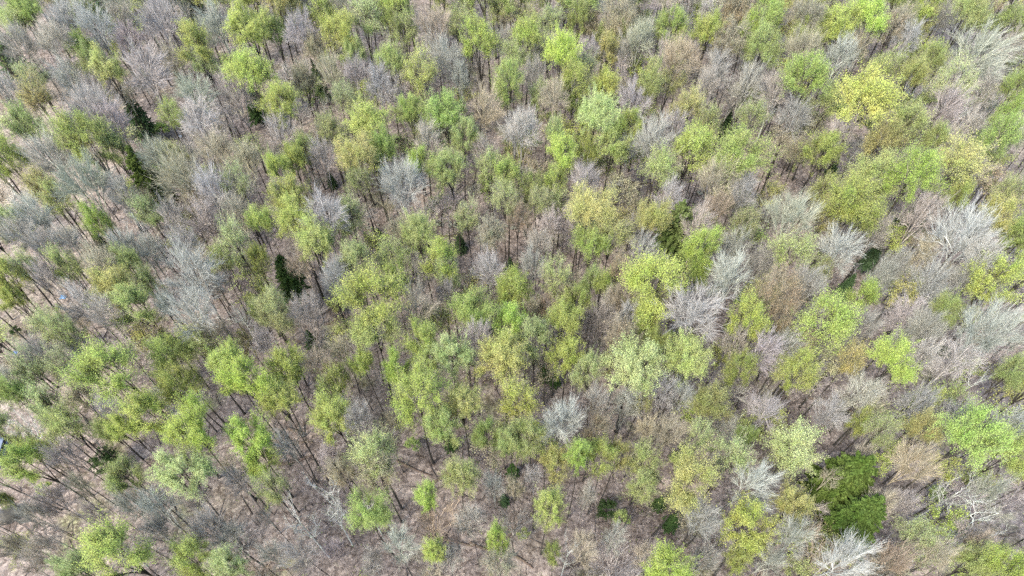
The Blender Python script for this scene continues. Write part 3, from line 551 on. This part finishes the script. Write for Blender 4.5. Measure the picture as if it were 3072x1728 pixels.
# ------------------------------------------------------------------ smaller things
def tagged(o, label, cat, group=None):
    o['label'] = label; o['category'] = cat
    if group: o['group'] = group
    if o.name not in C.objects: C.objects.link(o)
    return o
def thing(name, loc, label, cat, rz=0, group=None):
    o = bpy.data.objects.new(name, None); o.location = loc; o.rotation_euler = (0, 0, rz); return tagged(o, label, cat, group)
def part(name, me, parent, color=None):
    o = bpy.data.objects.new(name, me); C.objects.link(o); o.parent = parent
    if color: o.color = (*color, 1)
    return o
LOGS_SHADOWS = """B1 900 1190 1170 1040|B2 310 1145 450 1045|B2 510 1000 650 930|B2 570 1060 690 1105|C2 250 380 370 420|C2 320 482 430 478|C2 180 640 430 570|C2 1270 780 1420 680
C2 1040 610 1290 720|C2 1290 1155 1740 1265|C2 0 1445 290 1390|C1 1650 330 1860 300|A3 900 505 1010 520|A3 850 1305 1050 1325|B4 470 145 590 190|B4 0 230 110 300|C4 370 155 640 150
B2 1340 352 1480 340|C3 0 1170 200 980|C3 590 1250 880 1000|C3 930 930 1010 960|C3 1640 1390 1820 1260|C3 30 1290 190 1390|B2 880 560 970 605|C2 1570 1205 1730 1260|C4 660 230 730 290|B1 1380 800 1480 750"""  # fallen logs, plus several dark stems standing in for trunk shadows on the ground
for e in LOGS_SHADOWS.replace('\n', '|').split('|'):
    f = e.split(); ox, oy = ORG[f[0]]; a = [float(q)/2.415 for q in f[1:]]
    x0, y0, _ = pick(ox+a[0], oy+a[1], .2); x1, y1, _ = pick(ox+a[2], oy+a[3], .2)
    ln = math.hypot(x1-x0, y1-y0); k = 9; t = np.linspace(0, 1, k); g = Geo()
    bend = rs.uniform(-.25, .25)
    P = np.stack([t*ln, bend*np.sin(t*np.pi), np.zeros(k)], 1); ang = math.atan2(y1-y0, x1-x0)
    P[:, 2] = gz(x0+t*(x1-x0), y0+t*(y1-y0)) - gz(x0, y0) + .12
    r = np.linspace(.2, .1, k)*rs.uniform(.8, 1.2); r[0] *= .9; g.add(*tubes(P[None], r[None], 8))
    cap = [np.array([[0, 0, 0]]*0)]
    g_ = 0; root = thing("log_or_shadow", (x0, y0, float(gz(x0, y0))), locate("dark log or trunk-shadow strip", ox+(a[0]+a[2])/2, oy+(a[1]+a[3])/2), "log", ang, "fallen logs on the leaf litter")
    part("stem", g.mesh("log", M_BARK, True), root, (.085, .06, .045))
    g = Geo(); m = 5; A = P[rng.integers(2, k-1, m)]; d = rng.normal(size=(m, 3))*np.array([.5, 1, .35]) + np.array([.5, 0, .35]); E = A+unit(d)*rng.uniform(.5, 1.3, (m, 1))
    for q in range(m):
        g = Geo(); g.add(*tubes(bez(A[q:q+1], (A+E)[q:q+1]/2+.05, E[q:q+1], 4), np.linspace(.05, .015, 4)[None], 5))
        part("branch_stub", g.mesh("stub", M_BARK), root, (.16, .13, .11))

def blob(R, seed, sq=(1, 1, .7), n=22, amp=.22):
    """closed irregular stone"""
    q = np.random.default_rng(seed); th = np.linspace(0.02, np.pi-.02, n); ph = np.linspace(0, 2*np.pi, 2*n, endpoint=False)
    T, Pp = np.meshgrid(th, ph, indexing='ij'); d = np.stack([np.sin(T)*np.cos(Pp), np.sin(T)*np.sin(Pp), np.cos(T)], -1)
    r = np.ones(T.shape)
    for _ in range(9):
        a = unit(q.normal(size=3)); s = (d@a); r -= q.uniform(0, amp)*np.clip(s-.45, 0, 1)*1.6
    for f in (3, 6, 11): r += .05/f*3*np.sin(d[..., 0]*f+q.uniform(0, 6))*np.sin(d[..., 1]*f+q.uniform(0, 6))*np.cos(d[..., 2]*f)
    V = (d*r[..., None]*R*np.array(sq)).reshape(-1, 3); w = 2*n
    i = np.arange(n-1)[:, None]*w; j = np.arange(w)[None]; j2 = (j+1) % w
    return V, np.stack([i+j, i+w+j, i+w+j2, i+j2], -1).reshape(-1, 4)
M_ROCK = plain("mossy rock", (.036, .032, .022), .95, bump=.8, bscale=3, var=.5)
M_STONE = plain("field stone", (.14, .135, .10), .95, bump=.5, bscale=3, var=.45)
x, y, t = pick(22, 1545, .8)
b = thing("boulder", (x, y, float(gz(x, y))), "dark mossy rounded boulder cut by the left edge near the bottom left corner", "boulder")
g = Geo(); V, F = blob(1.55, 4, (1, .85, .75)); g.add(V+np.array([0, 0, .55]), F); part("stone", g.mesh("boulder", M_ROCK, True), b)
x, y, t = pick(541, 408, .2); b = thing("rock", (x, y, float(gz(x, y))), "small pale rock on the ground beside the blue-white fan crown", "rock")
g = Geo(); V, F = blob(.38, 9, (1, .9, .6)); g.add(V+np.array([0, 0, .1]), F); part("stone", g.mesh("rock", plain("pale rock", (.32, .32, .31), .8, bump=.3, bscale=6), True), b)
# tumbled dry-stone wall remains
for (u0, v0, u1, v1, lab) in ((1100, 676, 1160, 688, "low mossy rubble of an old stone wall, leftmost piece near the centre"),
                              (1300, 666, 1385, 676, "low mossy rubble of an old stone wall, middle piece near the centre"),
                              (1478, 672, 1560, 684, "low mossy rubble of an old stone wall, rightmost piece near the centre"),
                              (2090, 574, 2130, 584, "small heap of mossy stones below the large round green crown")):
    x0, y0, _ = pick(u0, v0, .2); x1, y1, _ = pick(u1, v1, .2)
    root = thing("stone_wall", (x0, y0, float(gz(x0, y0))), lab, "stone wall", 0, "remains of an old stone wall"); g = Geo()
    m = max(10, int(math.hypot(x1-x0, y1-y0)*7))
    for q in range(m):
        s = q/(m-1); V, F = blob(rs.uniform(.14, .33), q+50, (1.1, .9, .65), 7); V = V@np.array([[math.cos(q), math.sin(q), 0], [-math.sin(q), math.cos(q), 0], [0, 0, 1]])
        px, py = x0+(x1-x0)*s+rs.gauss(0, .25), y0+(y1-y0)*s+rs.gauss(0, .45)
        g.add(V+np.array([px-x0, py-y0, float(gz(px, py)-gz(x0, y0))+rs.uniform(.02, .3)]), F)
    part("rubble", g.mesh("rubble", M_STONE, True), root)
# crumpled blue plastic sheets
M_BLUE = plain("blue plastic", (.06, .15, .26), .5, bump=.3, bscale=8, var=.25); M_BLUE2 = plain("deep blue plastic", (.02, .07, .2), .5, bump=.3, bscale=8, var=.3)
M_WHITE = plain("white cap", (.75, .78, .8), .5)
for (u, v, s, lab, m, lid) in ((190, 890, .45, "small light blue plastic sheet crumpled at the foot of a dark trunk, far left", M_BLUE, True),
                          (46, 1057, .34, "small deep blue plastic sheet on leaf litter near the left edge", M_BLUE2, False)):
    x, y, t = pick(u, v, .1); k = 17; a = np.linspace(-1, 1, k); XX, YY = np.meshgrid(a, a); q = np.random.default_rng(int(u))
    ZZ = .42*np.exp(-(XX**2+YY**2)*1.6)+.07*np.sin(XX*7+YY*3)+.06*np.sin(YY*9-XX*4)+q.normal(size=XX.shape)*.02
    ed = 1+.14*np.sin(np.arctan2(YY, XX)*5+1); V = np.stack([XX*s*ed, YY*s*ed*.8, ZZ*s+.05], -1).reshape(-1, 3)
    i = (np.arange(k-1)[:, None]*k+np.arange(k-1)[None]).reshape(-1, 1); F = np.concatenate([i, i+1, i+k+1, i+k], 1)
    root = thing("plastic_sheet", (x, y, float(gz(x, y))), lab, "plastic sheet"); o = part("sheet", mesh_from("sheet", V, F, m, True), root)
    o.modifiers.new("thick", 'SOLIDIFY').thickness = .02

# silver car at the left edge
def rounded_body(secs, mat, name):
    """loft of closed cross-sections: secs list of (y, halfwidth, zlow, zhigh, round)"""
    V = []; k = 16
    for (yy, hw, zl, zh) in secs:
        a = np.linspace(0, 2*np.pi, k, endpoint=False)+np.pi/k; c, s_ = np.cos(a), np.sin(a); e = .55
        V.append(np.stack([np.sign(c)*np.abs(c)**e*hw, np.full(k, yy), (zl+zh)/2+np.sign(s_)*np.abs(s_)**e*(zh-zl)/2], 1))
    V = np.concatenate(V); n_ = len(secs); i = np.arange(n_-1)[:, None]*k; j = np.arange(k)[None]; j2 = (j+1) % k
    F = np.stack([i+j, i+j2, i+k+j2, i+k+j], -1).reshape(-1, 4)
    cap = []
    for b0 in (0, (n_-1)*k):
        for q in range(k//2-1): cap.append([b0+q, b0+q+1, b0+k-2-q, b0+k-1-q])
    return mesh_from(name, V, np.concatenate([F, np.array(cap)]), mat, True)
M_CAR = plain("silver paint", (.13, .15, .18), .4, .2); M_GLASS = plain("dark glass", (.01, .012, .015), .08); M_TYRE = plain("tyre rubber", (.02, .02, .02), .85); M_RIM = plain("rim alloy", (.5, .5, .5), .35, .8); M_LAMP = plain("tail lamp", (.35, .02, .02), .3)
x, y, t = pick(-13, 1350, 1.3)
car = thing("car", (x, y, float(gz(x, y))), "silver car with dark glass, only its rounded end showing at the left edge", "car", R_(8))
part("body", rounded_body([(-2.25, .72, .35, .75), (-2.1, .86, .28, .9), (-1.2, .9, .25, .98), (0, .9, .25, 1.0), (1.3, .9, .25, 1.0), (2.0, .86, .28, .95), (2.2, .74, .35, .8)], M_CAR, "body"), car)
part("window_band", rounded_body([(-1.25, .70, .9, 1.0), (-.75, .76, .9, 1.30), (-.2, .78, .9, 1.44), (1.2, .78, .9, 1.44), (1.75, .74, .9, 1.25), (2.0, .7, .9, 1.0)], M_GLASS, "glass"), car)
part("roof", rounded_body([(-.45, .66, 1.36, 1.45), (-.1, .70, 1.40, 1.50), (1.1, .70, 1.40, 1.50), (1.5, .66, 1.36, 1.43)], M_CAR, "roof"), car)
a = np.arange(24)*2*np.pi/24
for sx in (-1, 1):
    for sy in (-1.35, 1.4):
        Pw = np.array([[sx*.78, sy, .33], [sx*.80, sy, .33], [sx*.93, sy, .33], [sx*.95, sy, .33]]); g = Geo(); g.add(*tubes(Pw[None], np.array([[.2, .33, .33, .2]]), 24))
        wh = part("wheel", g.mesh("tyre", M_TYRE, True), car)
        g = Geo(); g.add(*tubes(np.array([[sx*.86, sy, .33], [sx*.955, sy, .33], [sx*.957, sy, .33]])[None], np.array([[.2, .2, .01]]), 20)); part("rim", g.mesh("rim", M_RIM), wh)
    g = Geo(); g.add(*tubes(np.array([[sx*.5, -2.2, .7], [sx*.5, -2.3, .7], [sx*.5, -2.31, .7]])[None], np.array([[.11, .11, .01]]), 12)); part("tail_lamp", g.mesh("lamp", M_LAMP), car)

# ------------------------------------------------------------------ stuff: dry straw at the left edge, undergrowth
def blades(n, xs, ys, hmin, hmax, wd, lean):
    A = np.stack([xs, ys, gz(xs, ys)], 1); h = rng.uniform(hmin, hmax, (n, 1)); d = unit(rng.normal(size=(n, 3))*np.array([lean, lean, .15])+np.array([0, 0, 1.]))
    E = A+d*h; B = A+np.array([0, 0, 1.])*h*.55; return tubes(bez(A, B, E, 3), np.linspace(wd, wd*.5, 3)[None]*np.ones((n, 1)), 3)
u = rng.uniform(-260, 70, 26000); v = rng.uniform(505, 665, 26000)
keep = ((u+90)/135)**2+((v-590)/78+.15*np.sin(u*.05))**2 < 1; u, v = u[keep], v[keep]
xy = np.array([pick(a_, b_, 0)[:2] for a_, b_ in zip(u, v)]); g = Geo(); g.add(*blades(len(xy), xy[:, 0], xy[:, 1], .2, .6, .03, 1.3))
o = bpy.data.objects.new("dry_grass", g.mesh("straw", M_TWIG)); o.color = (.52, .46, .37, 1); o['kind'] = 'stuff'; tagged(o, "flattened pale straw-coloured dry grass in the small clearing at the left edge", "grass")
nb = 60000; u = rng.uniform(-150, 3222, nb); v = rng.uniform(-150, 1850, nb)
d0 = (u-1536)/FPX; b0 = -(v-864)/FPX; dz = -sp+b0*cp; tt = -CAM_H/dz; xs, ys = d0*tt, (cp+b0*sp)*tt
patch = np.sin(xs*.21+1)*np.cos(ys*.17)+.6*np.sin(xs*.5-ys*.44)+rng.normal(size=nb)*.6; k_ = patch > -.1; xs, ys = xs[k_], ys[k_]
g = Geo(); g.add(*blades(len(xs), xs, ys, .5, 2.4, .014, .75))
o = bpy.data.objects.new("undergrowth", g.mesh("brush", M_TWIG)); o.color = (.30, .25, .22, 1); o['kind'] = 'stuff'; tagged(o, "thin grey-brown undergrowth twigs and seedlings over the leaf litter", "undergrowth")
nl = 9000; ii = rng.integers(0, len(xs), nl); px, py = xs[ii]+rng.normal(size=nl)*.8, ys[ii]+rng.normal(size=nl)*.8
m_ = np.sin(px*.13+2)*np.cos(py*.11+1) > .1; px, py = px[m_], py[m_]
cc = np.stack([px, py, gz(px, py)+rng.uniform(.2, 1.6, len(px))], 1); g = Geo(); g.add(*cards(cc, rng.uniform(.07, .16, len(px)), rng.normal(size=cc.shape)*.5+np.array([0, 0, 1.]), 1.4))
o = bpy.data.objects.new("ground_cover", g.mesh("seedling leaves", M_LEAF)); o.color = (.22, .28, .08, 1); o['kind'] = 'stuff'; tagged(o, "scattered small green seedling leaves low over the leaf litter", "ground cover")

nd = 5200; u = rng.uniform(-100, 3172, nd); v = rng.uniform(-60, 1800, nd); d0 = (u-1536)/FPX; b0 = -(v-864)/FPX; dz = -sp+b0*cp; tt = -CAM_H/dz; xs, ys = d0*tt, (cp+b0*sp)*tt
a = rng.uniform(0, np.pi, nd); ln = rng.uniform(.4, 1, nd)**2*4.2; ex_, ey_ = xs+np.cos(a)*ln, ys+np.sin(a)*ln
A = np.stack([xs, ys, gz(xs, ys)+.05], 1); E = np.stack([ex_, ey_, gz(ex_, ey_)+rng.uniform(.05, .35, nd)], 1); B = (A+E)/2+rng.normal(size=(nd, 3))*np.array([.2, .2, .08])+np.array([0, 0, .12])
g = Geo(); g.add(*tubes(bez(A, B, E, 4), np.linspace(1, .4, 4)[None]*rng.uniform(.02, 1, (nd, 1))**2.2*.10, 4))
o = bpy.data.objects.new("forest_debris", g.mesh("sticks", M_TWIG)); o.color = (.10, .08, .066, 1); o['kind'] = 'stuff'; tagged(o, "fallen sticks and broken dead branches strewn over the leaf litter", "debris")
